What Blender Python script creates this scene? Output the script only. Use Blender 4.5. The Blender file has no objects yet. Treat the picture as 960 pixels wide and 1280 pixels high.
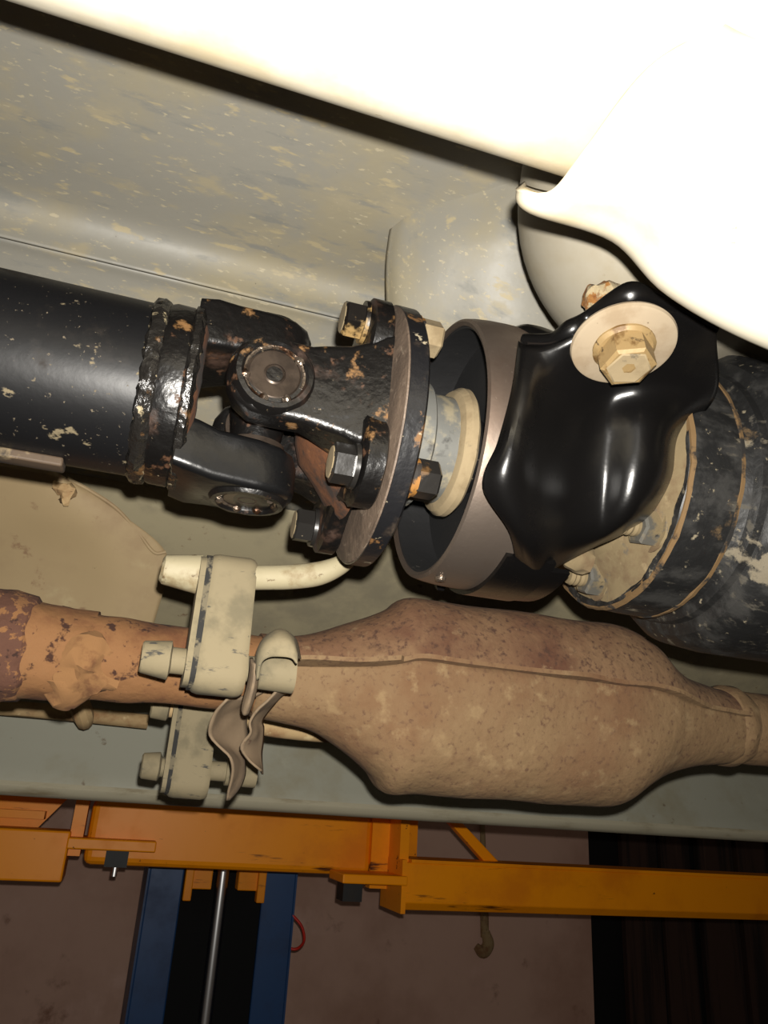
import bpy, math, random
from mathutils import Vector, Matrix, noise
random.seed(7)
S = bpy.context.scene
COL = S.collection

# ------------------------------------------------------------------ camera, world, light
FPX = 960.0
ZC = Vector((.059, .929, .365)).normalized()          # true vertical, in camera right/up/forward
XC = Vector((.949, -.173, .263)); XC = (XC - ZC * XC.dot(ZC)).normalized()   # the car's long axis
def rb(v): return Vector((v.x, v.y, -v.z))            # right/up/forward -> right/up/back
zb, xb = rb(ZC), rb(XC)
yb = zb.cross(xb)
M3 = Matrix((xb, yb, zb))                             # camera coords -> world (X along car, Y away, Z up)
CAM = Vector((0, 0, 1.60))
R, U, F = M3 @ Vector((1, 0, 0)), M3 @ Vector((0, 1, 0)), M3 @ Vector((0, 0, -1))
cd = bpy.data.cameras.new('camera'); cam = bpy.data.objects.new('camera', cd); COL.objects.link(cam)
cam.matrix_world = Matrix.Translation(CAM) @ M3.to_4x4()
cd.sensor_fit = 'VERTICAL'; cd.sensor_height = 36; cd.lens = FPX / 1280 * 36
cd.clip_start = .005; cd.clip_end = 50
S.camera = cam
S.view_settings.view_transform = 'Standard'; S.view_settings.look = 'None'
S.view_settings.gamma = 1; S.view_settings.exposure = 0; S.view_settings.use_curve_mapping = False
W = bpy.data.worlds.new('workshop'); S.world = W; W.use_nodes = True
W.node_tree.nodes['Background'].inputs[0].default_value = (1, .82, .66, 1)
W.node_tree.nodes['Background'].inputs[1].default_value = .035
ld = bpy.data.lights.new('phone_flash', 'AREA'); ld.shape = 'DISK'; ld.size = .007; ld.energy = 5.2; ld.color = (1, .955, .88)
fl = bpy.data.objects.new('phone_flash', ld); COL.objects.link(fl)
fl.matrix_world = Matrix.Translation(CAM + U * .016 + R * .006) @ M3.to_4x4()

def P(px, py, d): return CAM + d * (F + R * ((px - 480) / FPX) + U * ((640 - py) / FPX))

# ------------------------------------------------------------------ materials
def lin(c):
    return tuple(((x / 255 + .055) / 1.055) ** 2.4 if x > 10 else x / 255 / 12.92 for x in c) + (1,)
MATS = {}
def mat(name, base, layers=(), rough=.6, metal=0., bump=0., bscale=60., rvar=.1, spec=.5, coat=0.):
    """layers: (colour, scale, lo, hi, stretch xyz, detail)"""
    if name in MATS: return MATS[name]
    m = bpy.data.materials.new(name); m.use_nodes = True; nt = m.node_tree; N = nt.nodes; L = nt.links
    b = N['Principled BSDF']
    tc = N.new('ShaderNodeTexCoord')
    col = None; fac_sum = None
    prev = N.new('ShaderNodeRGB'); prev.outputs[0].default_value = base if len(base) == 4 else base + (1,)
    col = prev.outputs[0]
    for i, ly in enumerate(layers):
        c, sc, lo, hi = ly[:4]; st = ly[4] if len(ly) > 4 else (1, 1, 1); det = ly[5] if len(ly) > 5 else 6
        mp = N.new('ShaderNodeMapping'); mp.inputs['Scale'].default_value = st; mp.inputs['Location'].default_value = (i * 3.7, i * 1.3, i * 2.1)
        L.new(tc.outputs['Object'], mp.inputs['Vector'])
        no = N.new('ShaderNodeTexNoise'); no.inputs['Scale'].default_value = sc; no.inputs['Detail'].default_value = det
        no.inputs['Roughness'].default_value = .62
        L.new(mp.outputs[0], no.inputs['Vector'])
        mr = N.new('ShaderNodeMapRange'); mr.interpolation_type = 'SMOOTHSTEP'
        mr.inputs['From Min'].default_value = lo; mr.inputs['From Max'].default_value = hi
        L.new(no.outputs['Fac'], mr.inputs['Value'])
        mx = N.new('ShaderNodeMix'); mx.data_type = 'RGBA'
        L.new(mr.outputs[0], mx.inputs['Factor']); L.new(col, mx.inputs['A'])
        mx.inputs['B'].default_value = c if len(c) == 4 else c + (1,)
        col = mx.outputs['Result']
        if fac_sum is None: fac_sum = mr.outputs[0]
        else:
            a = N.new('ShaderNodeMath'); a.operation = 'MAXIMUM'; L.new(fac_sum, a.inputs[0]); L.new(mr.outputs[0], a.inputs[1]); fac_sum = a.outputs[0]
    L.new(col, b.inputs['Base Color'])
    b.inputs['Metallic'].default_value = metal
    b.inputs['Specular IOR Level'].default_value = spec
    if coat: b.inputs['Coat Weight'].default_value = coat; b.inputs['Coat Roughness'].default_value = .15
    if fac_sum is not None and rvar:
        mr = N.new('ShaderNodeMapRange'); mr.inputs['To Min'].default_value = rough; mr.inputs['To Max'].default_value = min(1, rough + rvar)
        L.new(fac_sum, mr.inputs['Value']); L.new(mr.outputs[0], b.inputs['Roughness'])
    else: b.inputs['Roughness'].default_value = rough
    if bump:
        no = N.new('ShaderNodeTexNoise'); no.inputs['Scale'].default_value = bscale; no.inputs['Detail'].default_value = 5
        L.new(tc.outputs['Object'], no.inputs['Vector'])
        bp = N.new('ShaderNodeBump'); bp.inputs['Strength'].default_value = bump; bp.inputs['Distance'].default_value = .002
        L.new(no.outputs['Fac'], bp.inputs['Height']); L.new(bp.outputs[0], b.inputs['Normal'])
    MATS[name] = m
    return m

WHITE = mat('dusty_white_paint', lin((206, 198, 178)), [(lin((188, 174, 144)), 14, .45, .7), (lin((160, 140, 102)), 60, .66, .75)], .5, bump=.06)
BEIGE = mat('dusty_crossmember_paint', lin((142, 136, 122)), [(lin((130, 120, 98)), 12, .4, .7), (lin((112, 98, 74)), 50, .64, .75)], .55, bump=.08)
RUSTSPOT = mat('rust_spot', lin((120, 80, 34)), [(lin((142, 128, 100)), 160, .46, .54), (lin((92, 54, 20)), 90, .55, .65)], .9, bump=.6, bscale=240)
PAN = mat('grey_pan_paint', lin((146, 143, 133)), [
    (lin((154, 146, 124)), 8, .42, .62), (lin((160, 151, 128)), 30, .54, .68, (.6, 1.4, 1), 7), (lin((134, 133, 126)), 40, .55, .68, (.4, 1.6, 1), 6),
    (lin((172, 160, 130)), 75, .585, .67, (.4, 1.3, 1), 4), (lin((178, 168, 142)), 220, .62, .70, (.5, 1.2, 1), 3), (lin((96, 92, 80)), 220, .72, .76)], .47, rvar=.14, bump=.10, bscale=120)
TANPAN = mat('tan_dusty_floor', lin((156, 146, 118)), [(lin((134, 126, 104)), 10, .45, .65), (lin((120, 100, 76)), 70, .64, .74), (lin((168, 158, 130)), 30, .6, .75)], .75, bump=.15)
SHIELD = mat('dusty_heat_shield', lin((152, 132, 98)), [(lin((134, 112, 84)), 9, .45, .68), (lin((166, 150, 114)), 22, .58, .75), (lin((124, 98, 72)), 50, .6, .72), (lin((66, 48, 34)), 160, .73, .76)], .7, bump=.15, bscale=25)
SILL = mat('grey_green_sill_paint', lin((158, 157, 142)), [(lin((146, 140, 118)), 9, .45, .7), (lin((112, 98, 78)), 50, .64, .74), (lin((166, 164, 146)), 20, .58, .72)], .55, bump=.06)
SILLLIP = mat('sill_lip_paint', lin((172, 165, 142)), [(lin((134, 122, 96)), 30, .5, .7, (.3, 1, 1))], .55)
BLACK = mat('chipped_black_paint', (.0050, .0050, .0055, 1), [
    (lin((30, 24, 18)), 30, .58, .78), (lin((100, 90, 70)), 110, .665, .72, (.7, 1, 1), 4), (lin((84, 76, 62)), 360, .655, .72, (1, 1, 1), 3)], .42, rvar=.4, bump=.04, bscale=250, spec=.28)
BLACKRUST = mat('rusty_black_paint', (.004, .0036, .0034, 1), [
    (lin((48, 28, 14)), 30, .56, .70), (lin((104, 74, 38)), 55, .615, .69), (lin((66, 40, 18)), 110, .60, .70), (lin((112, 98, 76)), 210, .67, .73)], .32, rvar=.5, bump=.4, bscale=160)
WELD = mat('painted_weld_bead', (.010, .009, .008, 1), [(lin((84, 58, 28)), 70, .58, .66), (lin((138, 126, 100)), 120, .60, .66)], .25, rvar=.4, bump=.8, bscale=220)
RUST = mat('orange_rust', lin((78, 44, 18)), [(lin((30, 19, 12)), 40, .48, .62), (lin((108, 66, 30)), 90, .57, .7)], .85, bump=.5, bscale=150)
RAW = mat('bare_brown_steel', lin((94, 80, 68)), [(lin((70, 58, 48)), 60, .4, .65, (3, 1, .3)), (lin((116, 102, 88)), 160, .55, .72, (6, .4, 1))], .6, metal=.15, bump=.3, bscale=300)
CAP = mat('dark_bearing_steel', lin((76, 66, 58)), [(lin((50, 42, 36)), 60, .45, .65)], .32, metal=.7)
GREASE = mat('shiny_clip_steel', lin((120, 108, 96)), [(lin((60, 40, 26)), 90, .45, .6)], .22, metal=.8, bump=.5, bscale=400)
GLOSS = mat('gloss_black_paint', (.0028, .0026, .0026, 1), [(.006, .005, .004) and ((.006, .005, .004, 1), 20, .5, .8)], .27, rvar=.08, bump=.03, bscale=500)
RINGM = mat('dark_bronze_ring_steel', lin((122, 110, 100)), [(lin((100, 86, 76)), 14, .4, .65), (lin((140, 128, 116)), 300, .64, .74), (lin((134, 122, 110)), 30, .6, .75, (4, 1, 1))], .46, metal=.85, bump=.05, bscale=400)
RUBBER = mat('black_rubber', (.006, .006, .0065, 1), [(lin((44, 42, 38)), 50, .60, .75), (lin((80, 76, 68)), 160, .68, .73)], .6, bump=.4)
HUB = mat('dusty_grey_hub', lin((92, 92, 88)), [(lin((126, 118, 98)), 70, .5, .64), (lin((46, 45, 43)), 45, .6, .7)], .6, metal=.1, bump=.2)
CREAM = mat('cream_dust', lin((128, 113, 86)), [(lin((108, 93, 68)), 50, .5, .7), (lin((80, 72, 58)), 90, .62, .72)], .85, bump=.35)
PINKDUST = mat('pale_dusty_washer', lin((138, 124, 103)), [(lin((126, 110, 88)), 40, .45, .65), (lin((82, 66, 46)), 240, .66, .72)], .85, bump=.15)
GOLDBOLT = mat('dusty_zinc_bolt', lin((132, 110, 74)), [(lin((88, 64, 32)), 90, .5, .64), (lin((44, 32, 20)), 130, .62, .7)], .5, metal=.15, bump=.3)
YBOLT = mat('yellowed_bolt', lin((14, 11, 9)), [(lin((124, 100, 60)), 60, .47, .56), (lin((128, 88, 34)), 90, .6, .7)], .35, rvar=.3, bump=.3)
BBOLT = mat('black_bolt', (.012, .011, .010, 1), [(lin((80, 56, 26)), 70, .58, .68), (lin((126, 114, 90)), 200, .67, .73)], .28, rvar=.4, bump=.3)
ORBOLT = mat('rusty_washer', lin((122, 82, 30)), [(lin((24, 18, 13)), 80, .5, .6)], .7, bump=.5)
DRUM = mat('muddy_black_drum', (.007, .007, .007, 1), [(lin((34, 33, 31)), 60, .46, .66, (.6, 1, 1), 8), (lin((62, 58, 50)), 120, .58, .68, (.3, 1, 1), 6), (lin((104, 96, 80)), 50, .60, .66, (.5, 1, 1)), (lin((80, 62, 36)), 40, .64, .72), (lin((112, 103, 84)), 150, .63, .70)], .5, rvar=.3, bump=.4, bscale=120)
RIM = mat('chipped_flange_paint', (.007, .007, .008, 1), [(lin((50, 40, 30)), 40, .55, .7), (lin((96, 66, 32)), 70, .62, .68), (lin((140, 130, 108)), 120, .62, .67)], .35, rvar=.4, bump=.2, bscale=200)
DUSTF = mat('tan_dust_on_flange', lin((106, 92, 66)), [(lin((90, 72, 50)), 40, .48, .66), (lin((72, 68, 62)), 70, .58, .7), (lin((118, 103, 76)), 120, .58, .7)], .85, bump=.35)
BALW2 = mat('ochre_dirt_line', lin((92, 70, 40)), [(lin((20, 18, 16)), 60, .5, .6)], .85, bump=.4)
EARB = mat('satin_black_yoke_paint', (.004, .004, .0042, 1), [(lin((70, 60, 46)), 120, .67, .72, (1, 1, 1), 4), (lin((40, 28, 16)), 40, .60, .72)], .30, rvar=.5, bump=.15, bscale=140, spec=.4)
NUTM = mat('dusty_worn_nut', lin((78, 76, 70)), [(lin((108, 95, 70)), 70, .46, .58), (lin((44, 43, 42)), 120, .6, .68)], .6, metal=.2, bump=.4)
BALW = mat('dirty_balance_weight', lin((70, 56, 42)), [(lin((120, 104, 78)), 60, .54, .66), (lin((26, 20, 16)), 40, .5, .65)], .7, bump=.3)
TAN = mat('tan_mud_dust', lin((168, 142, 102)), [(lin((136, 100, 66)), 28, .48, .68), (lin((100, 88, 72)), 60, .62, .72), (lin((190, 168, 126)), 80, .6, .7)], .85, bump=.35)
EXH = mat('rusty_dusty_exhaust', lin((104, 74, 51)), [
    (lin((114, 88, 62)), 7, .42, .66), (lin((84, 53, 36)), 14, .48, .70), (lin((68, 45, 33)), 240, .50, .70), (lin((58, 37, 27)), 45, .62, .76), (lin((122, 97, 70)), 90, .60, .72)], .85, bump=.6, bscale=130)
EXHL = mat('tan_dusty_exhaust', lin((118, 94, 65)), [
    (lin((104, 75, 50)), 9, .46, .70), (lin((80, 52, 35)), 11, .57, .72), (lin((88, 63, 45)), 280, .52, .74), (lin((130, 107, 76)), 60, .54, .7), (lin((66, 44, 31)), 70, .69, .76)], .85, bump=.6, bscale=110)
EXHR = mat('orange_rust_pipe', lin((126, 88, 53)), [
    (lin((104, 66, 40)), 18, .5, .66), (lin((58, 34, 23)), 60, .58, .64), (lin((124, 106, 76)), 10, .58, .75), (lin((74, 46, 30)), 180, .62, .7)], .88, bump=.6, bscale=110)
EXHD = mat('dark_rust_collar', lin((84, 54, 40)), [(lin((126, 88, 54)), 140, .5, .56), (lin((52, 33, 27)), 110, .58, .64)], .9, bump=.6, bscale=160)
MUD = mat('dried_mud_lump', lin((130, 94, 58)), [(lin((102, 68, 42)), 60, .5, .65)], .95, bump=.6)
HRUB = mat('dusty_rubber_hanger', lin((122, 111, 86)), [(lin((102, 94, 74)), 40, .45, .65), (lin((62, 60, 56)), 120, .62, .70, (.5, 2, 2)), (lin((134, 122, 94)), 22, .6, .7)], .85, bump=.3)
SLIT = mat('dark_rubber_gap', lin((30, 29, 27)), [(lin((100, 92, 74)), 120, .50, .60)], .85)
PEG = mat('dusty_white_rod', lin((156, 146, 118)), [(lin((128, 112, 82)), 40, .5, .65), (lin((92, 74, 48)), 150, .62, .71)], .6, bump=.25)
PLATE = mat('dusty_thin_plate', lin((122, 104, 82)), [(lin((90, 76, 62)), 30, .5, .7), (lin((76, 50, 34)), 70, .66, .75)], .8, bump=.25)
YEL = mat('yellow_lift_paint', lin((252, 154, 2)), [(lin((232, 134, 4)), 8, .45, .7), (lin((84, 40, 8)), 30, .63, .70, (.12, 1, 1)), (lin((60, 30, 10)), 60, .68, .73)], .42, bump=.04, bscale=40, spec=.3)
BLUE = mat('blue_lift_paint', lin((22, 66, 116)), [(lin((18, 50, 92)), 8, .45, .7)], .45)
DARK = mat('dark_pad_rubber', (.008, .008, .008, 1), [(lin((40, 34, 28)), 30, .5, .8)], .6)
CHROME = mat('polished_steel_rod', (.75, .75, .76, 1), [(.5, .5, .5, 1) and ((.5, .5, .5, 1), 30, .6, .8)], .30, metal=1)
WALLM = mat('grimy_plaster', lin((226, 186, 166)), [(lin((200, 158, 138)), 2.2, .42, .68), (lin((156, 112, 92)), 9, .60, .76), (lin((236, 198, 182)), 5, .58, .75)], .9, bump=.1, bscale=12)
DOORM = mat('dark_stained_planks', lin((70, 48, 38)), [(lin((40, 28, 24)), 6, .45, .6, (3, 1, .15)), (lin((94, 70, 56)), 9, .6, .75, (3, 1, .1))], .8)
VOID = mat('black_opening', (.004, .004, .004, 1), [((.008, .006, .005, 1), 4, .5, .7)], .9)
CONC = mat('concrete', lin((120, 112, 102)), [(lin((96, 88, 80)), 3, .45, .7)], .9, bump=.1, bscale=20)
RED = mat('red_wire_insulation', lin((205, 40, 20)), [(lin((150, 30, 18)), 30, .5, .7)], .5)

# ------------------------------------------------------------------ mesh helpers
def mk(name, v, f, m, parent=None, smooth=30, M=None, mods=()):
    me = bpy.data.meshes.new(name); me.from_pydata([tuple(x) for x in v], [], f); me.validate(); me.update()
    import bmesh
    bm = bmesh.new(); bm.from_mesh(me); bmesh.ops.remove_doubles(bm, verts=bm.verts, dist=1e-6)
    bmesh.ops.recalc_face_normals(bm, faces=bm.faces); bm.to_mesh(me); bm.free()
    me.materials.append(m)
    if smooth:
        me.shade_smooth(); me.set_sharp_from_angle(angle=math.radians(smooth))
    o = bpy.data.objects.new(name, me); COL.objects.link(o)
    if parent: o.parent = parent
    if M is not None: o.matrix_local = M
    return o
def tag(o, label, cat=None, group=None, kind=None):
    o['label'] = label
    if cat: o['category'] = cat
    if group: o['group'] = group
    if kind: o['kind'] = kind
    return o
def thing(name, label, cat, M=None, group=None):
    o = bpy.data.objects.new(name, None); COL.objects.link(o); o.empty_display_size = .02
    if M is not None: o.matrix_world = M
    return tag(o, label, cat, group)
def bevel(o, w, seg=2, ang=30):
    b = o.modifiers.new('bevel', 'BEVEL'); b.width = w; b.segments = seg; b.limit_method = 'ANGLE'; b.angle_limit = math.radians(ang)
    return o
def solid(o, th, off=0):
    s = o.modifiers.new('solidify', 'SOLIDIFY'); s.thickness = th; s.offset = off
    return o
def join(parts):
    V, Fc = [], []
    for v, f in parts:
        n = len(V); V += list(v); Fc += [tuple(i + n for i in q) for q in f]
    return V, Fc
def lathe(prof, seg=64, a0=None, a1=None, close=False):
    """prof: (t, r) about the local x axis; angle measured from -y (viewer) towards +z"""
    V, Fc = [], []
    full = a0 is None
    n = seg if full else seg + 1
    for t, r in prof:
        for k in range(n):
            a = 2 * math.pi * k / seg if full else math.radians(a0 + (a1 - a0) * k / seg)
            V.append(Vector((t, -r * math.cos(a), r * math.sin(a))))
    m = len(prof)
    for i in range(m - 1 + (1 if close else 0)):
        i2 = (i + 1) % m
        for k in range(seg):
            k2 = (k + 1) % n
            Fc.append((i * n + k, i * n + k2, i2 * n + k2, i2 * n + k))
    if not close and full:
        if prof[0][1] > 1e-5: Fc.append(tuple(range(n)))
        if prof[-1][1] > 1e-5: Fc.append(tuple((m - 1) * n + k for k in range(n)))
    if close and not full:
        Fc.append(tuple(i * n for i in range(m))); Fc.append(tuple(i * n + n - 1 for i in range(m)))
    return V, Fc
def loft(rings, cap=True, closed=True):
    V, Fc = [], []; n = len(rings[0])
    for r in rings: V += [Vector(p) for p in r]
    for i in range(len(rings) - 1):
        for k in range(n if closed else n - 1):
            k2 = (k + 1) % n
            Fc.append((i * n + k, i * n + k2, (i + 1) * n + k2, (i + 1) * n + k))
    if cap and closed:
        Fc.append(tuple(range(n))); Fc.append(tuple((len(rings) - 1) * n + k for k in range(n)))
    return V, Fc
def sup(n, e):
    out = []
    for k in range(n):
        a = 2 * math.pi * k / n; c, s = math.cos(a), math.sin(a)
        out.append((math.copysign(abs(c) ** (2 / e), c), math.copysign(abs(s) ** (2 / e), s)))
    return out
def cr(p, t):
    """Catmull-Rom through list p at parameter t in 0..len-1"""
    n = len(p) - 1; i = min(int(t), n - 1); u = t - i
    a, b, c, d = p[max(i - 1, 0)], p[i], p[i + 1], p[min(i + 2, n)]
    if i == 0: a = b * 2 - c
    if i == n - 1: d = c * 2 - b
    return .5 * ((2 * b) + (c - a) * u + (2 * a - 5 * b + 4 * c - d) * u * u + (3 * b - a - 3 * c + d) * u ** 3)
def patch(rows, nu=6, nv=6):
    """smooth sheet through a grid of world points"""
    m = len(rows); n = len(rows[0])
    V, Fc = [], []
    cols = (n - 1) * nv + 1
    dense = [[cr(r, j / nv) for j in range(cols)] for r in rows]
    R_ = (m - 1) * nu + 1
    for i in range(R_):
        for j in range(cols): V.append(cr([dense[k][j] for k in range(m)], i / nu))
    for i in range(R_ - 1):
        for j in range(cols - 1):
            a = i * cols + j; Fc.append((a, a + 1, a + cols + 1, a + cols))
    return V, Fc
def PP(*t): return [P(*q) for q in t]
def tube(path, rad, seg=16, sub=6, e=2.0, caps=True):
    """tube through points with a radius per point (smooth)"""
    n = len(path); pts, rs = [], []
    rv = [Vector((r, 0, 0)) for r in rad]
    for k in range((n - 1) * sub + 1):
        pts.append(cr(path, k / sub)); rs.append(cr(rv, k / sub).x)
    rings = []; up = Vector((0, 0, 1))
    for i, p in enumerate(pts):
        d = (pts[min(i + 1, len(pts) - 1)] - pts[max(i - 1, 0)]).normalized()
        s = d.cross(up)
        if s.length < .1: s = d.cross(Vector((0, 1, 0)))
        s.normalize(); w = s.cross(d).normalized(); up = w
        rings.append([p + (s * math.cos(2 * math.pi * k / seg) + w * math.sin(2 * math.pi * k / seg)) * max(rs[i], 1e-4) for k in range(seg)])
    return loft(rings, caps)
def box(c, h):
    c = Vector(c); V = [c + Vector((sx * h[0], sy * h[1], sz * h[2])) for sx in (-1, 1) for sy in (-1, 1) for sz in (-1, 1)]
    return V, [(0, 1, 3, 2), (4, 6, 7, 5), (0, 4, 5, 1), (2, 3, 7, 6), (0, 2, 6, 4), (1, 5, 7, 3)]
def prism(pts2, x0, x1):
    """extrude a closed (y, z) outline along x"""
    n = len(pts2)
    return loft([[Vector((x, y, z)) for y, z in pts2] for x in (x0, x1)])
def jitter(vf, amp, sc, seed=0, off=Vector((0, 0, 0))):
    V, Fc = vf
    return [p + noise.noise_vector((Vector(p) + off) * sc + Vector((seed, seed * 2, 0))) * amp for p in V], Fc
def frame(O, xdir, toward):
    x = xdir.normalized(); v = (toward - O); v = (v - x * v.dot(x)).normalized()
    y = -v; z = x.cross(y)
    return Matrix(((x.x, y.x, z.x, O.x), (x.y, y.y, z.y, O.y), (x.z, y.z, z.z, O.z), (0, 0, 0, 1)))
XA = Vector((1, 0, 0))
def rad(psi):
    a = math.radians(psi); return Vector((0, -math.cos(a), math.sin(a)))
def hexa(t0, t1, r, psi0=0, cham=.0012, flip=False):
    """hex prism along local x with chamfered outer end at t0"""
    prof = [(t0, r * .86), (t0 + math.copysign(cham, t1 - t0), r), (t1, r)]
    V, Fc = [], []
    for t, q in prof:
        for k in range(6):
            a = math.radians(60 * k + psi0); V.append(Vector((t, q * math.cos(a), q * math.sin(a))))
    for i in range(2):
        for k in range(6): Fc.append((i * 6 + k, i * 6 + (k + 1) % 6, i * 6 + 6 + (k + 1) % 6, i * 6 + 6 + k))
    Fc += [tuple(range(6)), tuple(12 + k for k in range(6))]
    return V, Fc
def move(vf, d): return [Vector(p) + d for p in vf[0]], vf[1]
def orient(vf, psi):
    """turn an x-axis shape so that x points along radial direction psi (local shaft frame)"""
    e1 = rad(psi); e2 = XA.cross(e1)
    return [e1 * p.x + XA * p.y + e2 * p.z for p in vf[0]], vf[1]

# ------------------------------------------------------------------ the workshop behind
YW = 2.35; XD = 1.455
tag(mk('wall_back', *join([box((-.65, YW + .06, 1.6), (2.105, .06, 1.6)), box((3.3, YW + .06, 1.6), (.5, .06, 1.6)), box((2.13, YW + .06, 2.85), (.68, .06, .35))]), WALLM, smooth=0),
    'grimy pinkish plaster wall behind the lift', kind='structure')
tag(mk('floor', *box((.4, 1.0, -.05), (3.6, 2.2, .05)), CONC, smooth=0), 'bare concrete workshop floor', kind='structure')
door = mk('door_1', *box((2.13, YW + .17, 1.25), (.72, .02, 1.25)), VOID, smooth=0)
tag(door, 'dark doorway hung with dark stained planks', kind='structure')
x = XD + .20
for k, (wd, dz) in enumerate(((.15, 0), (.13, .01), (.16, -.005), (.14, .0), (.15, .008))):
    mk('plank', *box((x + wd / 2, YW + .135 + dz, 1.25), (wd / 2 - .006, .011, 1.25)), DOORM, door, smooth=0); x += wd + .012
hk = thing('wall_conduit', 'short rusty conduit ending in a hooked fitting on the plaster wall', 'conduit')
hx = 1.085
mk('pipe', *tube([Vector((hx - .012, YW - .012, 2.2)), Vector((hx - .01, YW - .012, 1.7)), Vector((hx, YW - .014, 1.38)), Vector((hx + .002, YW - .016, 1.28))], [.006, .006, .012, .012]), TAN, hk)
mk('hooked_end', *tube([Vector((hx + .004, YW - .016, 1.295)), Vector((hx + .008, YW - .028, 1.265)), Vector((hx - .012, YW - .034, 1.245)), Vector((hx - .028, YW - .022, 1.258))], [.013, .017, .017, .010]), TAN, hk)

# the lift
col = thing('lift_column', 'blue steel lift column with an open channel front and chrome rod inside', 'lift column', Matrix.Translation((.225, 1.70, 0)))
mk('back_plate', *box((0, .19, 1.3), (.145, .006, 1.3)), BLUE, col, smooth=0)
for sx in (-1, 1):
    mk('side_plate', *box((sx * .142, .10, 1.3), (.006, .10, 1.3)), BLUE, col, smooth=0)
    bevel(mk('front_lip', *box((sx * .112, .004, 1.3), (.033, .006, 1.3)), BLUE, col, smooth=0), .003)
mk('channel_shade_sheet', *box((0, .17, 1.3), (.13, .008, 1.3)), VOID, col, smooth=0)  # added sheet: shade inside the open channel, put into near-black colour
mk('hydraulic_rod', *loft([[Vector((.003 + .0135 * math.cos(a * math.pi / 12), .05 + .0135 * math.sin(a * math.pi / 12), z)) for a in range(24)] for z in (.1, 1.52)]), CHROME, col)
for sx in (-1, 1):
    bevel(mk('guide_block', *box((sx * .052 + .004, .03, 1.475), (.026, .02, .035)), YEL, col, smooth=0), .002)
    bevel(mk('guide_tab', *box((sx * .072 + .004, .008, 1.465), (.008, .012, .045)), YEL, col, smooth=0), .002)
car = thing('lift_carriage', 'long yellow box beam of the lift carriage across the blue column', 'lift beam', Matrix.Translation((.205, 1.40, 1.50)))
bevel(mk('beam', *box((-.006, .05, .047), (.237, .05, .049)), YEL, car, smooth=0), .012, 3)
mk('top_plate', *box((.02, .06, .0975), (.215, .05, .0025)), YEL, car, smooth=0)
arm = thing('lifting_beam', 'short yellow lifting beam at the far left with a gusset and pad plate', 'lifting beam', Matrix.Translation((-.06, 1.38, 1.48)))
bevel(mk('arm_box', *box((-.42, .04, .030), (.418, .045, .036)), YEL, arm, smooth=0), .003)
mk('arm_top_plate', *box((-.45, .12, .085), (.40, .06, .006)), YEL, arm, smooth=0)
mk('gusset', *loft([[Vector((-.42, y, .064)), Vector((-.06, y, .064)), Vector((-.02, y, .115)), Vector((-.42, y, .115))] for y in (.10, .108)]), YEL, arm, smooth=0)
mk('post', *box((.006, .05, .085), (.010, .03, .055)), YEL, arm, smooth=0)
bevel(mk('pad_plate', *box((.062, .03, .050), (.066, .05, .008)), YEL, arm, smooth=0), .002)
mk('pad', *box((.072, .015, .030), (.017, .02, .012)), DARK, arm, smooth=0)
mk('pad_bolt', *loft([[Vector((.072 + .005 * math.cos(a * math.pi / 6), .012 + .005 * math.sin(a * math.pi / 6), z)) for a in range(12)] for z in (.004, .02)]), CHROME, arm)
ar2 = thing('lifting_beam', 'long yellow lifting beam running to the right below the car sill', 'lifting beam', Matrix.Translation((.47, 1.32, 1.455)))
bevel(mk('arm_box', *loft([[Vector((x, y, z)) for y, z in ((.0, .012), (.0, .072), (.10, .072), (.10, .0), (.012, .0))] for x in (0, 1.7)]), YEL, ar2, smooth=0), .0015)
mk('end_plate', *box((-.003, .05, .036), (.004, .055, .040)), YEL, ar2, smooth=0)
mk('edge_strip', *box((.85, .05, .0745), (.84, .052, .0025)), YEL, ar2, smooth=0)
mk('upright_plate', *box((.002, .045, .105), (.008, .03, .06)), YEL, ar2, smooth=0)
mk('upright_plate', *box((-.022, .085, .085), (.016, .012, .06)), YEL, ar2, smooth=0)
mk('stiffener_plate', *box((.035, .13, .105), (.03, .006, .06)), YEL, ar2, smooth=0)
bevel(mk('brace', *loft([[Vector((.08, .07, .16)), Vector((.105, .07, .16)), Vector((.105, .09, .16)), Vector((.08, .09, .16))],
                        [Vector((.175, .07, .076)), Vector((.205, .07, .076)), Vector((.205, .09, .076)), Vector((.175, .09, .076))]]), YEL, ar2, smooth=0), .002)
bevel(mk('pad_plate', *box((-.055, .03, .045), (.055, .045, .007)), YEL, ar2, smooth=0), .002)
mk('pad', *box((-.088, .02, .024), (.016, .02, .013)), DARK, ar2, smooth=0)
wv = tube(PP((352, 1140, 1.545), (353, 1165, 1.54), (360, 1183, 1.535), (371, 1186, 1.535), (380, 1176, 1.535), (377, 1158, 1.54), (364, 1142, 1.545)), [.0028] * 7, 10)
tag(mk('looped_wire', *wv, RED), 'thin red wire looped on the side of the blue column', 'wire')

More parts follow.
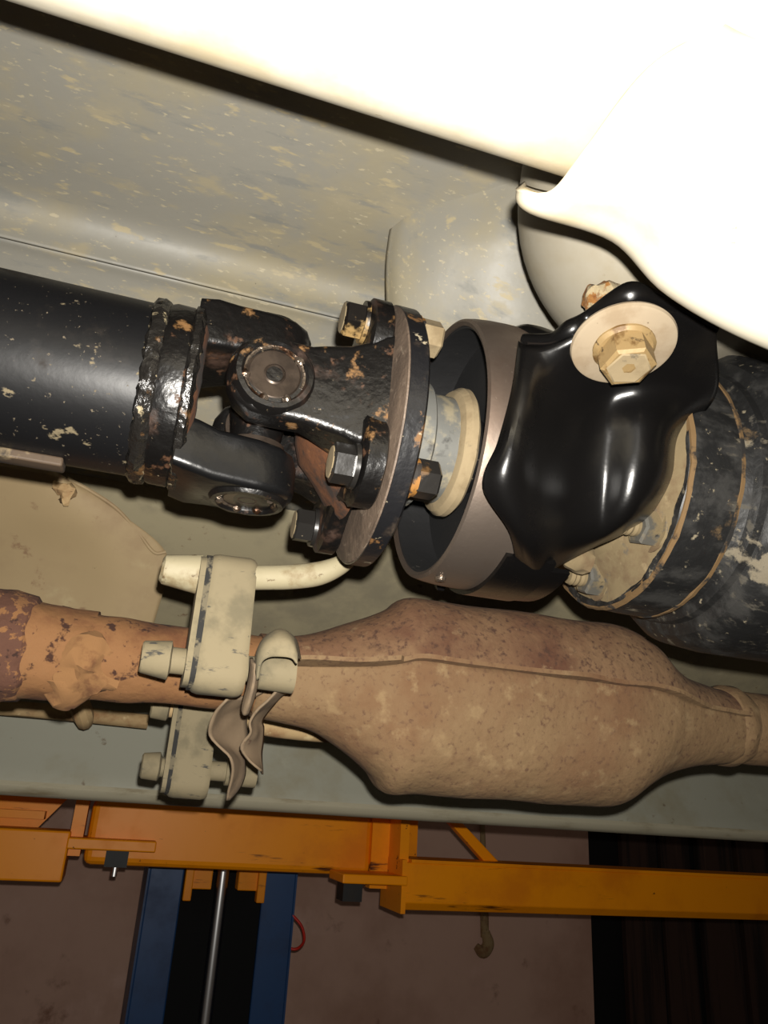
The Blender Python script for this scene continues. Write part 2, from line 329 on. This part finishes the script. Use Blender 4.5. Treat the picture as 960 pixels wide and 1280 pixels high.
# ------------------------------------------------------------------ car body underside
def yz(px, py, d): p = P(px, py, d); return Vector((p.y, p.z, 0))
def strip(prof, x0, x1, sub=6, nx=24):
    pts = [cr(prof, k / sub) for k in range((len(prof) - 1) * sub + 1)]
    return loft([[Vector((x0 + (x1 - x0) * i / nx, p.x, p.y)) for p in pts] for i in range(nx + 1)], cap=False, closed=False)
tun = thing('tunnel_panel', 'speckled grey pressed floor panel over the drive shaft, with a long rounded bend', 'floor panel')
solid(mk('tunnel_roof', *strip([yz(200, -420, .34), yz(200, -150, .37), yz(200, 0, .43), yz(200, 200, .52), yz(200, 262, .558), yz(200, 292, .576), yz(200, 320, .581), yz(200, 343, .577)], -.9, 1.3), PAN, tun), .002, 1)
solid(mk('tunnel_side', *strip([yz(200, 345, .585), yz(200, 380, .60), yz(200, 520, .65), yz(200, 610, .69)], -.9, 1.3), PAN, tun), .002, 1)
bul = patch([PP((575, 180, .562), (500, 262, .566), (484, 310, .570), (482, 375, .574), (490, 450, .59)),
             PP((590, 185, .553), (525, 262, .553), (507, 312, .556), (505, 378, .560), (515, 455, .575)),
             PP((620, 190, .54), (580, 285, .538), (565, 330, .543), (565, 390, .552), (575, 460, .57)),
             PP((700, 200, .53), (690, 290, .53), (690, 340, .538), (690, 410, .548), (690, 470, .565)),
             PP((900, 250, .56), (900, 320, .57), (900, 370, .58), (900, 430, .60), (900, 500, .62))])
solid(mk('pressed_step', *jitter(bul, .001, 20), PAN, tun), .002, 1)
fp = thing('floor_panel', 'tan dusty car floor panel above the exhaust pipe', 'floor panel')
solid(mk('sheet', *strip([yz(200, 600, .687), yz(200, 700, .735), yz(200, 800, .80), yz(200, 860, .86), yz(200, 900, .90)], -.9, 1.5), TANPAN, fp), .002, 1)
bx = [yz(200, 840, .80), yz(200, 850, .79), yz(200, 862, .79), yz(200, 868, .81)]
mk('rib', *strip(bx, -.5, .06), TANPAN, fp)
# sill
sl = thing('car_sill', 'grey green car sill beam below the exhaust, above the yellow arms', 'sill')
so = [yz(200, 868, .885), yz(200, 905, .868), yz(200, 972, .83), yz(200, 984, .822), yz(200, 995, .818), yz(200, 1003, .822), yz(200, 1003, .86)]
so2 = so + [Vector((1.08, so[-1].y, 0)), Vector((1.10, so[0].y + .03, 0)), Vector((so[0].x + .05, so[0].y + .04, 0))]
mk('inner_face', *loft([[Vector((x, p.x, p.y)) for p in so2] for x in (-.9, 1.6)]), SILL, sl, smooth=40)
ls = [yz(200, 988, .8175), yz(200, 994, .8135), yz(200, 1001, .815), yz(200, 1006, .822), yz(200, 1004, .86), yz(200, 992, .83)]
mk('bottom_lip', *loft([[Vector((x, p.x, p.y)) for p in ls] for x in (-.9, 1.6)]), SILLLIP, sl, smooth=60)
bl = thing('underfloor_pipe', 'thin dusty pipe clipped along the sill beneath the rusty exhaust', 'pipe')
mk('pipe', *tube(PP((-200, 868, .72), (0, 884, .76), (100, 893, .78), (185, 902, .80)), [.0075] * 4, 12), TAN, bl)
mk('clip', *tube(PP((98, 876, .76), (104, 894, .76), (106, 903, .77)), [.010, .010, .008], 10), TAN, bl)
# heat shield
hs = patch([PP((-220, 540, .565), (-220, 620, .58), (-220, 700, .60), (-220, 760, .61), (-220, 830, .62)),
            PP((0, 575, .585), (0, 640, .60), (0, 700, .615), (0, 760, .625), (0, 830, .63)),
            PP((60, 588, .59), (75, 640, .605), (90, 690, .62), (95, 750, .632), (90, 830, .64)),
            PP((82, 598, .60), (120, 640, .612), (150, 690, .625), (155, 750, .636), (150, 830, .645)),
            PP((88, 600, .605), (150, 640, .62), (206, 692, .64), (203, 740, .645), (175, 830, .655))], 8, 8)
he = thing('heat_shield', 'thin tan heat shield sheet with a curved torn edge behind the exhaust', 'heat shield')
solid(mk('sheet', *jitter(hs, .0035, 16), SHIELD, he), .0012, 0)
mk('rolled_edge', *tube(PP((84, 598, .602), (112, 613, .609), (145, 635, .617), (172, 665, .628), (192, 690, .634), (207, 690, .638)), [.0016] * 6, 8), SHIELD, he)
mk('mud_lump', *jitter(tube(PP((68, 606, .588), (78, 612, .588), (86, 616, .59), (76, 628, .588)), [.003, .005, .0055, .004], 16), .004, 160), TAN, he)

# ------------------------------------------------------------------ chassis rail, gusset, crossmember
rp = P(300, 133, .26)
ry, rz = rp.y, rp.z
out = []
def arc(cy, cz, r, a0, a1, n=8): return [(cy + r * math.cos(math.radians(a0 + (a1 - a0) * k / n)), cz + r * math.sin(math.radians(a0 + (a1 - a0) * k / n))) for k in range(n + 1)]
r_ = .036
out += arc(ry - r_ + .004, rz + r_ - .004, r_, 0, -90) + arc(ry - .13, rz + r_ - .004, r_, -90, -180) + arc(ry - .13, rz + .09, r_, 180, 90) + arc(ry - r_ + .004, rz + .09, r_, 90, 0)
tag(mk('chassis_rail', *prism(out, -.7, .9), WHITE, smooth=40), 'overexposed white chassis rail running along the top', 'chassis rail')
gus = patch([PP((905, 34, .222), (812, 88, .232), (735, 185, .250), (692, 238, .264), (652, 236, .275), (652, 230, .30)),
             PP((925, 44, .215), (832, 112, .226), (752, 205, .247), (706, 246, .262), (664, 262, .278), (668, 240, .31)),
             PP((965, 60, .208), (880, 140, .220), (815, 220, .240), (780, 268, .262), (768, 298, .285), (790, 270, .33)),
             PP((1010, 80, .205), (950, 180, .215), (890, 260, .235), (850, 320, .258), (838, 366, .285), (860, 330, .33)),
             PP((1100, 120, .205), (1060, 230, .215), (1010, 310, .235), (975, 370, .26), (960, 432, .29), (980, 390, .34)),
             PP((1300, 200, .21), (1260, 320, .22), (1210, 400, .24), (1180, 450, .27), (1160, 500, .30), (1180, 460, .35))], 8, 8)
tag(solid(mk('crossmember_gusset', *gus, WHITE), .003, 0), 'large bulging white gusset wrapping off the chassis rail at top right', 'gusset')
xm = thing('crossmember', 'pale dusty tubular crossmember above the black bearing bracket', 'crossmember')
mk('tube', *tube(PP((800, 130, .395), (778, 200, .405), (774, 282, .415), (812, 345, .435), (880, 385, .49), (960, 430, .55)), [.048, .051, .053, .053, .048, .042], 40, 8), BEIGE, xm)
mk('rust_patch', *jitter(tube(PP((734, 390, .3805), (744, 379, .3780), (757, 370, .3760), (774, 365, .3760)), [.003, .0075, .0075, .004], 16), .0018, 260), RUSTSPOT, xm)

# ------------------------------------------------------------------ drive shaft
OS = P(480, 549, .40)
FS = frame(OS, XA, CAM)
sh = thing('drive_shaft', 'black drive shaft with universal joint and bolted flange yoke', 'drive shaft', FS)
mk('tube', *lathe([(-.62, .0415), (-.30, .0415), (-.119, .0415)], 96), BLACK, sh)
def shell(t0, t1, r0, r1, a0, a1, seg=16): return lathe([(t0, r0), (t0, r1), (t1, r1), (t1, r0)], seg, a0, a1, close=True)
bevel(mk('balance_weight', *jitter(shell(-.30, -.149, .041, .0455, -82, -60), .0006, 80), BALW, sh), .001)
mk('weld_bead', *jitter(lathe([(-.1225, .0405), (-.121, .0435), (-.118, .0447), (-.115, .0435), (-.113, .0405)], 120), .0014, 260), WELD, sh)
mk('yoke_neck', *jitter(lathe([(-.118, .041), (-.112, .0435), (-.104, .0435), (-.1005, .041), (-.0998, .036), (-.0995, .0)], 96), .0007, 120), BLACKRUST, sh)
mk('yoke_weld', *jitter(lathe([(-.104, .0415), (-.1025, .0445), (-.100, .0447), (-.098, .041)], 120, -80, 250), .0010, 300), WELD, sh)
def rrect(hw, hh, r=.0035, n=4):
    r = min(r, .9 * hw, .9 * hh); o = []
    for sa, sb_, a0 in ((1, 1, 0), (-1, 1, 90), (-1, -1, 180), (1, -1, 270)):
        for k in range(n + 1):
            a = math.radians(a0 + 90 * k / n); o.append((sa * (hw - r) + r * math.cos(a), sb_ * (hh - r) + r * math.sin(a)))
    return o
def ear(psi, secs, e=None):
    e1 = rad(psi); e2 = XA.cross(e1); rings = []
    for t, r0, r1, w_ in secs:
        rings.append([XA * t + e1 * ((r0 + r1) / 2 + b) + e2 * a for a, b in rrect(w_, (r1 - r0) / 2)])
    return loft(rings)
JT = -.0655; PS = 25
secA = [(-.102, .018, .0425, .026), (-.094, .019, .0445, .0255), (-.084, .021, .0455, .0225), (JT, .022, .046, .0215), (JT + .010, .0225, .046, .0195), (JT + .017, .024, .045, .0145), (JT + .0205, .027, .043, .0075), (JT + .0215, .031, .039, .002)]
for psi in (PS - 90, PS + 90):
    mk('yoke_ear', *jitter(ear(psi, secA), .0005, 90), BLACKRUST if psi > 0 else EARB, sh, smooth=40)
mk('yoke_saddle', *jitter(lathe([(-.0992, .0408), (-.0980, .0385), (-.0965, .034), (-.0958, .024), (-.0956, 0)], 48), .0008, 120), RUST, sh)
# cross and caps
mk('joint_cross', *join([orient(lathe([(-.042, .0105), (-.02, .0115), (.0, .0145), (.02, .0115), (.042, .0105)], 24), PS)]), BLACKRUST, sh, M=Matrix.Translation((JT, 0, 0)))
mk('joint_cross', *join([orient(lathe([(-.042, .0105), (-.02, .0115), (.0, .0145), (.02, .0115), (.042, .0105)], 24), PS + 90)]), BLACKRUST, sh, M=Matrix.Translation((JT, 0, 0)))
for psi in (PS, PS + 90, PS + 180, PS + 270):
    mk('seal_ring', *orient(lathe([(.0175, .012), (.0175, .0145), (.0215, .0145), (.0215, .012)], 32, close=True), psi), CAP, sh, M=Matrix.Translation((JT, 0, 0)))
def cap(psi, r1, m):
    M = Matrix.Translation((JT, 0, 0))
    mk('cap_boss', *jitter(orient(lathe([(r1 - .006, .0135), (r1 + .001, .0139), (r1 + .0024, .0150), (r1 + .0022, .0172), (r1 - .001, .0190), (r1 - .006, .0195)], 48, close=True), psi), .0003, 200), m, sh, M=M)
    c = mk('bearing_cap', *orient(lathe([(r1 - .004, .0137), (r1 - .0005, .0125), (r1 + .0004, .0112), (r1 + .0002, .0050), (r1 + .0007, .0042), (r1 - .0002, .0034), (r1 - .0004, .0)], 48), psi), CAP, sh, M=M)
    g = mk('retaining_clip', *jitter(orient(lathe([(r1 - .0002, .0124), (r1 + .0008, .0130), (r1 + .0010, .0138), (r1 - .001, .0141)], 40, -200, 70, close=True), psi), .0003, 500), GREASE, sh, M=M)
    for k in range(4):
        a = math.radians((-40, 60, 105, 165)[k])
        p = [Vector((r1 + .0006, .0132 * math.cos(a + d), .0132 * math.sin(a + d))) for d in (-.16, 0, .16)]
        mk('grease_bead', *jitter(orient(tube(p, [.0009, .0023, .0009], 8, 4), psi), .0003, 600), GREASE, g)
cap(PS, .0445, BLACKRUST); cap(PS - 90, .0455, BLACKRUST); cap(PS + 90, .0455, BLACKRUST); cap(PS + 180, .0445, BLACKRUST)
# flange yoke
secB = [(JT - .0205, .033, .036, .002), (JT - .0195, .0295, .0405, .0075), (JT - .0155, .0275, .0435, .0140), (JT - .008, .0265, .0445, .0185), (JT + .003, .0265, .0445, .0195), (JT + .016, .0265, .0445, .0195), (-.044, .024, .0450, .0205), (-.032, .018, .0465, .023), (-.022, .012, .0485, .027), (-.0165, .010, .0505, .030), (-.0132, .010, .051, .031)]
for psi in (PS, PS + 180):
    mk('flange_yoke_ear', *jitter(ear(psi, secB), .0006, 90), BLACKRUST, sh, smooth=45)
mk('flange_yoke_web', *jitter(lathe([(-.046, .0), (-.045, .012), (-.041, .021), (-.033, .029), (-.027, .036), (-.021, .044), (-.0175, .046)], 64), .0008, 90), RUST, sh)
BOLT = (75, -15, -105, 165)
SH = -.0155
def lobed(t0, t1):
    rings = []
    for t, k in ((t0, .94), (t0 + .0015, 1), (t1 - .001, 1), (t1, .97)):
        ring = []
        for i in range(128):
            a = 360 * i / 128; c = math.cos(math.radians(4 * (a + 15)))
            r = .0545 + .0135 * math.copysign(abs(c) ** .75, c)
            ring.append(rad(a) * (r * k) + XA * t)
        rings.append(ring)
    return loft(rings)
mk('flange_yoke_plate', *jitter(lobed(-.0085 + SH, .0025 + SH), .0004, 90), BLACKRUST, sh)
# companion flange and bearing
cb = thing('center_bearing', 'round dark steel centre bearing ring with dusty hub and companion flange', 'bearing', FS)
cf = mk('companion_flange', *lathe([(.0028 + SH, .0), (.0028 + SH, .056), (.0062 + SH, .0672), (.0145 + SH, .0672), (.0158 + SH, .0655), (.0158 + SH, .0)], 96), RIM, cb)
mk('mating_face', *lathe([(.0020 + SH, .0), (.0020 + SH, .056), (.0052 + SH, .0665), (.0068 + SH, .0668), (.0068 + SH, .0)], 96), RAW, cf)
mk('hub_collar', *jitter(lathe([(-.004, .033), (.0165, .033), (.0178, .031), (.0178, .0)], 64), .0004, 120), HUB, cb)
mk('hub_sleeve', *jitter(lathe([(.017, .0285), (.0335, .0285), (.0335, .0)], 64), .0003, 120), HUB, cb)
mk('dust_disc', *jitter(lathe([(.0310, .0), (.0310, .0285), (.0325, .0325), (.0355, .0345), (.0385, .0345), (.0400, .033), (.0400, .0)], 72), .0004, 100), CREAM, cb)
mk('inner_shaft', *lathe([(.039, .02), (.13, .02)], 40), BLACK, cb)
ring = mk('outer_ring', *lathe([(.0285, .0655), (.0275, .0675), (.0285, .0690), (.0330, .0700), (.0400, .0708), (.0480, .0712), (.0580, .0713), (.0580, .0685), (.040, .0675)], 128, close=True), RINGM, cb)
for psi, t in ((-62, .034), (38, .056)):
    mk('dimple', *move(orient(lathe([(.0700, .0028), (.0718, .0026), (.0712, .0012), (.0709, 0)], 20), psi), XA * t), GREASE if psi < 0 else RUBBER, ring)
mk('ring_liner', *lathe([(.0300, .0645), (.0296, .0664), (.0520, .0672), (.0520, .0645)], 96, close=True), RUBBER, ring)
rub = mk('rubber_insulator', *jitter(lathe([(.0500, .0684), (.054, .065), (.0585, .061), (.0615, .055), (.0605, .049), (.054, .045), (.050, .040), (.052, .034), (.056, .030)], 96), .0007, 60), RUBBER, cb)
mk('rubber_web', *lathe([(.0625, .060), (.0625, .0)], 64), RUBBER, cb)
# bolts
heads = {75: YBOLT, -15: BBOLT, -105: BBOLT, 165: BBOLT}
for i, psi in enumerate(BOLT):
    T = Matrix.Translation(rad(psi) * .0555 + XA * SH)
    h = mk('bolt_head', *join([hexa(-.0205, -.0105, .0092, 10 + 17 * i), lathe([(-.0108, .0), (-.0108, .0104), (-.0088, .0106), (-.0085, 0)], 32)]), heads[psi], sh, smooth=25, M=T)
    mk('head_face', *lathe([(-.0207, .0), (-.0207, .0070), (-.0203, .0076), (-.0203, 0)], 24), CREAM if psi in (75, -15, -105) else BBOLT, h)
    n = mk('nut', *join([hexa(.0300, .0192, .0092, 25 + 11 * i)]), CREAM if psi == 75 else BBOLT, sh, smooth=25, M=T)
    mk('washer', *jitter(lathe([(.0155, .0), (.0155, .0098), (.0175, .0100), (.0178, .0088), (.0196, .0088), (.0196, .0)], 32), .0003, 300), ORBOLT, n)
# ------------------------------------------------------------------ bearing bracket
br = thing('bearing_bracket', 'gloss black pressed steel bracket holding the centre bearing ring', 'bracket')
g = patch([PP((653, 430, .350), (645, 490, .3395), (628, 555, .333), (606, 606, .333), (641, 662, .345), (646, 715, .385)),
           PP((662, 436, .345), (655, 495, .335), (641, 560, .328), (634, 612, .330), (652, 668, .345), (660, 716, .383)),
           PP((682, 434, .343), (676, 500, .343), (668, 575, .341), (664, 625, .341), (668, 676, .350), (676, 715, .380)),
           PP((715, 418, .339), (715, 500, .358), (712, 565, .3595), (708, 622, .3595), (702, 672, .364), (694, 702, .385)),
           PP((752, 396, .333), (756, 485, .367), (755, 545, .3665), (752, 605, .3650), (745, 662, .370), (735, 680, .385)),
           PP((800, 366, .326), (802, 475, .364), (802, 533, .3605), (795, 595, .3575), (782, 642, .3625), (762, 668, .382)),
           PP((850, 386, .335), (852, 478, .370), (830, 538, .3685), (824, 596, .3675), (804, 638, .375), (790, 655, .39)),
           PP((893, 412, .346), (893, 486, .376), (847, 545, .392), (838, 592, .392), (815, 634, .395), (802, 650, .40))], 8, 8)
solid(mk('pressed_plate', *g, GLOSS, br), .003, -1)
mk('folded_hem', *tube(PP((655, 430, .348), (648, 490, .337), (632, 556, .330), (612, 606, .331), (640, 660, .343)), [.0018, .0022, .0022, .0018, .0015], 10), GLOSS, br)
mk('top_hem', *tube(PP((655, 425, .358), (690, 425, .348), (715, 412, .342), (735, 396, .340), (765, 378, .332), (790, 368, .327), (815, 374, .329), (850, 388, .336), (893, 412, .347)), [.003, .0035, .005, .003, .0045, .0055, .004, .003, .0025], 12), GLOSS, br)
# cradle strap round the ring
stv, stf = lathe([(.054, .0708), (.054, .0738), (.080, .0738), (.080, .0708)], 48, -170, -35, close=True)
mk('cradle_strap', [FS @ p for p in stv], stf, GLOSS, br)
stv, stf = lathe([(.078, .0700), (.078, .0734), (.091, .0725), (.091, .0700)], 48, -170, -40, close=True)
mk('cradle_skirt', [FS @ p for p in stv], stf, GLOSS, br)
stv, stf = lathe([(.049, .0712), (.051, .0785), (.055, .0785), (.057, .0712)], 48, -175, -100, close=True)
mk('strap_lip', [FS @ p for p in stv], stf, GLOSS, br)
mk('strap_top', *tube(PP((640, 425, .40), (660, 420, .39), (690, 428, .375), (700, 440, .36)), [.006, .006, .005, .004], 12), GLOSS, br)
# bolt and washer
WC = P(780, 434, .3345)
nrm = (-R * .02 - U * .81 - F * .57).normalized()
MB = frame(WC, nrm, WC + R)
mk('washer', *lathe([(-.0035, .0), (-.0035, .0222), (-.002, .0228), (-.0005, .0223), (0, .0212), (.0, .0)], 72), PINKDUST, br, M=MB)
bh = mk('bolt_flange', *jitter(lathe([(-.001, .0), (-.001, .0134), (.0010, .0134), (.0024, .0118), (.0026, .0)], 40), .0003, 300), GOLDBOLT, br, M=MB)
mk('bolt_head', *hexa(.0130, .001, .0118, 8, .001), GOLDBOLT, bh, smooth=20)
mk('head_face', *lathe([(.0128, .0), (.0134, .0088), (.0130, .0096), (.0120, .0)], 6), CREAM, bh)

# ------------------------------------------------------------------ rear coupling and drum
rc = thing('rear_coupling', 'muddy black coupling drum with dusty bolted flange at the right edge', 'coupling', FS)
mk('flange_face', *jitter(lathe([(.100, .0), (.101, .020), (.110, .034), (.125, .044), (.1315, .058), (.1345, .0685)], 96), .0010, 50), DUSTF, rc)
mk('flange_rim', *jitter(lathe([(.1335, .060), (.1340, .0690), (.136, .0705), (.150, .0715), (.163, .0715), (.166, .069), (.170, .062)], 96), .0006, 80), DRUM, rc)
mk('rim_dirt_band', *jitter(lathe([(.1615, .070), (.1625, .0719), (.1645, .0719), (.166, .069)], 96), .0006, 150), BALW2, rc)
mk('rim_dirt_band', *jitter(lathe([(.1342, .0680), (.1343, .0702), (.1362, .0713), (.1370, .070)], 96), .0006, 160), BALW2, rc)
mk('drum', *jitter(lathe([(.164, .055), (.168, .067), (.172, .069), (.174, .073), (.178, .074), (.181, .080), (.190, .0855), (.205, .0870), (.60, .0885)], 96), .0008, 40), DRUM, rc)
for psi in (-76, -19, 38, -133, 95):
    B = rad(psi) * .0545 + XA * .0105
    n = mk('stud_nut', *join([hexa(.113, .131, .0098, psi + 12)]), NUTM, rc, M=Matrix.Translation(B), smooth=25)
    mk('nut_washer', *jitter(lathe([(.122, .0), (.122, .0118), (.128, .0128), (.132, .0)], 28), .0008, 200), DUSTF, n)
    mk('stud', *join([lathe([(.103, .0), (.1035, .0048), (.1055, .0056), (.1065, .0049), (.1080, .0056), (.1095, .0049), (.111, .0056), (.114, .0052)], 20)]), DUSTF, n)
mk('mud_nub', *jitter(tube(PP((698, 690, .40), (712, 692, .40), (730, 700, .405)), [.004, .0075, .008], 12), .001, 200), DUSTF, rc, M=FS.inverted())

# ------------------------------------------------------------------ exhaust
OE = P(480, 860, .52); FE = frame(OE, XA, CAM)
ex = thing('exhaust', 'rusty dusty exhaust pipe with a fat catalytic converter', 'exhaust', FE)
def sec(t, up, dn, b, a0, a1, n=40, e=2.3):
    out = []
    for k in range(n + 1):
        a = math.radians(a0 + (a1 - a0) * k / n); c, s = math.cos(a), math.sin(a)
        c2 = math.copysign(abs(c) ** (2 / e), c); s2 = math.copysign(abs(s) ** (2 / e), s)
        out.append(Vector((t, -b * c2, (up if s > 0 else dn) * s2)))
    return out
def interp(keys, n):
    vs = [Vector((k[0], k[1], k[2])) for k in keys]; bs = [Vector((k[3], 0, 0)) for k in keys]; out = []
    for i in range((len(keys) - 1) * n + 1):
        a = cr(vs, i / n); out.append((a.x, a.y, a.z, cr(bs, i / n).x))
    return out
KEY = [(-.088, .0255, .0255, .0255), (-.065, .027, .0275, .0275), (-.045, .032, .032, .031), (-.022, .043, .044, .037), (-.004, .053, .056, .042), (.007, .061, .0665, .045), (.03, .062, .066, .047), (.09, .063, .066, .048), (.145, .063, .0665, .048), (.175, .063, .064, .047), (.198, .055, .049, .044), (.215, .042, .040, .039), (.235, .032, .035, .034), (.262, .027, .030, .030), (.276, .027, .028, .028)]
SE = 16
for nm, a0, a1, m in (('converter_upper_shell', SE, SE + 180, EXH), ('converter_lower_shell', SE - 180, SE, EXHL)):
    solid(mk(nm, *jitter(loft([sec(*q, a0, a1) for q in interp(KEY, 5)], cap=False, closed=False), .0022, 22), m, ex, smooth=60), .0015, 0)
def seam():
    rings = []
    for t, u_, d_, b in interp(KEY, 5):
        e = 2.3; a = math.radians(SE); c2 = math.cos(a) ** (2 / e); s2 = math.sin(a) ** (2 / e)
        base = Vector((t, -b * c2, u_ * s2)); w_ = .0062 + .0015 * math.sin(t * 70)
        if t < -.005: w_ = .010 + .004 * min(1, (-.005 - t) / .03)
        if t > .255: w_ = .004
        d = rad(SE)
        rings.append([base - d * .004 + Vector((0, 0, .0016)), base + d * w_ + Vector((0, 0, .0014)), base + d * w_ - Vector((0, 0, .0014)), base - d * .004 - Vector((0, 0, .0018))])
    return loft(rings)
mk('seam_flange', *jitter(seam(), .0016, 30), EXHL, ex, smooth=50)
mk('front_pipe', *jitter(lathe([(-.21 + .004 * k, .0242 + .0035 * max(0, 1 - k / 14)) for k in range(0, 31)] + [(-.082, .0252)], 64), .0016, 45), EXHR, ex)
mk('rust_collar', *jitter(lathe([(-.60, .033), (-.30, .0330)] + [(-.30 + .004 * k, .0335) for k in range(1, 17)] + [(-.2295, .0325), (-.2245, .0312), (-.2205, .0265)], 64), .0022, 70), EXHD, ex)
mk('pipe_sleeve', *jitter(lathe([(-.231, .0295)] + [(-.228 + .004 * k, .0300 - .0004 * k) for k in range(0, 9)] + [(-.188, .0262)], 64), .0016, 60), EXHR, ex)
mk('mud_lump', *jitter(move(orient(lathe([(.016, .018), (.022, .018), (.027, .013), (.031, .006), (.0315, 0)], 32), -70), XA * -.196), .005, 90), MUD, ex)
mk('mud_lump', *jitter(move(orient(lathe([(.016, .02), (.022, .02), (.0265, .014), (.0285, .006), (.029, 0)], 32), -20), XA * -.19), .005, 90), MUD, ex)
mk('neck_ring', *jitter(lathe([(.268, .0275), (.272, .0300), (.280, .0305), (.285, .0285), (.289, .0270)], 64), .0006, 80), EXHL, ex)
mk('rear_pipe', *jitter(lathe([(.28, .0275), (.30, .0275), (.36, .0275), (.60, .0275)], 64), .0008, 40), EXHL, ex)

# ------------------------------------------------------------------ exhaust hangers
def stadium(hy, hz, r, n=8):
    o = []
    for sy, sz, a0 in ((1, 1, 0), (-1, 1, 90), (-1, -1, 180), (1, -1, 270)):
        for k in range(n + 1):
            a = math.radians(a0 + 90 * k / n); o.append((sy * (hy - r) + r * math.cos(a), sz * (hz - r) + r * math.sin(a)))
    return o
def hanger(name, label, O, hx, hz, hy, grp):
    t = thing(name, label, 'hanger', Matrix.Translation(O), grp)
    rings = []
    for x, k in ((-hx, .90), (-hx + .0015, .97), (-hx + .004, 1), (hx - .004, 1), (hx - .0015, .97), (hx, .90)):
        ring = []
        for y, z in stadium(hy * (1 if k == 1 else k), hz - (1 - k) * .02, min(hy, .012) * k):
            fx = x + (.0028 if z > 0 else -.0028) * 0 + (abs(z) * 0)
            fx = x * (1 + .12 * max(0, -z / hz))
            ring.append(Vector((fx, y, z)))
        rings.append(ring)
    mk('rubber_block', *jitter(loft(rings), .0007, 60), HRUB, t, smooth=40)
    mk('rubber_flap', *jitter(prism(stadium(hy * .92, hz * .93, .010), -hx - .0058, -hx - .0022), .0008, 60), HRUB, t, smooth=40)
    mk('gap', *prism(stadium(hy * .96, hz * .95, .010), -hx - .0028, -hx + .0004), SLIT, t, smooth=40)
    return t
def pegrod(prof): return lathe(prof, 28)
H1 = P(281, 781, .425)
hanger('exhaust_hanger', 'dusty rubber exhaust hanger block in front of the rusty pipe', H1, .0125, .0385, .015, 'rubber exhaust hangers')
T1 = H1 + Vector((0, 0, .0265)); B1 = H1 + Vector((0, 0, -.0225))
r1 = thing('hanger_rod', 'pale dusty rod through the top of the front rubber hanger', 'hanger rod')
mk('bulb_end', *jitter(move(pegrod([(-.0385, .0), (-.0385, .0062), (-.0370, .0082), (-.0200, .0108), (-.0172, .0112), (-.0165, .0085)]), T1), .0006, 150), PEG, r1)
mk('rod', *tube([P(308, 722, .430), P(330, 722, .435), P(365, 721, .442), P(398, 717, .447), P(424, 707, .452), P(440, 694, .46)], [.0070, .0070, .0072, .0070, .0058, .005], 20), PEG, r1)
r2 = thing('hanger_rod', 'stubby dusty pin through the bottom of the front rubber hanger', 'hanger rod')
mk('bulb_end', *jitter(move(pegrod([(-.041, .0), (-.041, .0078), (-.040, .0085), (-.0265, .0105), (-.0255, .0075)]), B1), .0005, 150), HRUB, r2)
mk('rod', *move(pegrod([(-.027, .0070), (.016, .0070), (.024, .0072)]), B1), HRUB, r2)
mk('sleeve', *jitter(move(pegrod([(.021, .0095), (.022, .0105), (.041, .0108), (.042, .0)]), B1), .0004, 100), HRUB, r2)
hb = thing('hanger_bracket', 'thin folded metal hanger bracket with crumpled tail below the pin', 'bracket')
a_ = [(319, 840), (322, 815), (332, 797), (350, 788), (366, 798), (372, 822)]
b_ = [(322, 850), (326, 830), (336, 822), (350, 821), (364, 823), (371, 830)]
solid(mk('folded_hood', *patch([PP(*[(x + 3, y + 2, .43) for x, y in a_]), PP(*[(x, y, .415) for x, y in a_]), PP(*[((x + u_) / 2, (y + w_) / 2 - 6, .402) for (x, y), (u_, w_) in zip(a_, b_)]), PP(*[(x, y, .398) for x, y in b_])], 5, 5), HRUB, hb), .0016, 0)
solid(mk('strap_blade', *patch([PP((314, 822, .412), (311, 850, .412), (304, 878, .412), (303, 889, .412)), PP((319, 830, .402), (316, 855, .402), (310, 878, .404), (305, 893, .408)), PP((323, 828, .408), (321, 855, .408), (316, 876, .410), (309, 893, .412))], 5, 5), PLATE, hb), .0016, 0)
solid(mk('crumpled_tail', *jitter(patch([PP((284, 874, .440), (263, 897, .445), (262, 922, .450), (289, 947, .455), (290, 975, .46), (283, 1001, .465)),
             PP((300, 872, .455), (282, 893, .462), (283, 925, .470), (298, 950, .470), (297, 975, .47), (287, 1000, .468)),
             PP((330, 864, .470), (308, 890, .480), (308, 925, .49), (306, 952, .485), (303, 975, .48), (290, 997, .475))], 5, 5), .0022, 70), PLATE, hb), .0012, 0)
solid(mk('crumpled_wing', *jitter(patch([PP((352, 858, .425), (312, 898, .432), (313, 918, .436), (303, 936, .440), (325, 964, .45)),
             PP((358, 858, .435), (320, 896, .445), (320, 916, .45), (314, 936, .452), (326, 966, .458)),
             PP((366, 856, .450), (330, 894, .462), (329, 912, .466), (328, 940, .466), (328, 968, .466))], 5, 5), .0020, 70), PLATE, hb), .0012, 0)
H2 = P(243, 925, .555)
hanger('exhaust_hanger', 'dusty rubber exhaust hanger block low behind the rusty pipe', H2, .0125, .040, .014, 'rubber exhaust hangers')
for z, lab in ((.021, 'dusty pin through the top of the rear rubber hanger'), (-.020, 'dusty pin through the bottom of the rear rubber hanger')):
    t = thing('hanger_rod', lab, 'hanger rod'); q = H2 + Vector((0, 0, z))
    mk('bulb_end', *jitter(move(pegrod([(-.034, .0), (-.034, .0070), (-.033, .0085), (-.022, .0098), (-.0205, .0070)]), q), .0005, 150), HRUB, t)
    if z > 0: mk('rod', *tube([q + Vector((-.022, 0, 0)), q + Vector((.03, 0, 0)), P(330, 905, .58), P(420, 915, .60), P(480, 915, .63)], [.007, .007, .0085, .0085, .008], 16), TAN, t)
    else:
        mk('rod', *move(pegrod([(-.022, .0068), (.03, .0068)]), q), HRUB, t)
        mk('sleeve', *move(pegrod([(.025, .0), (.025, .0095), (.047, .0098), (.048, .0)]), q), HRUB, t)
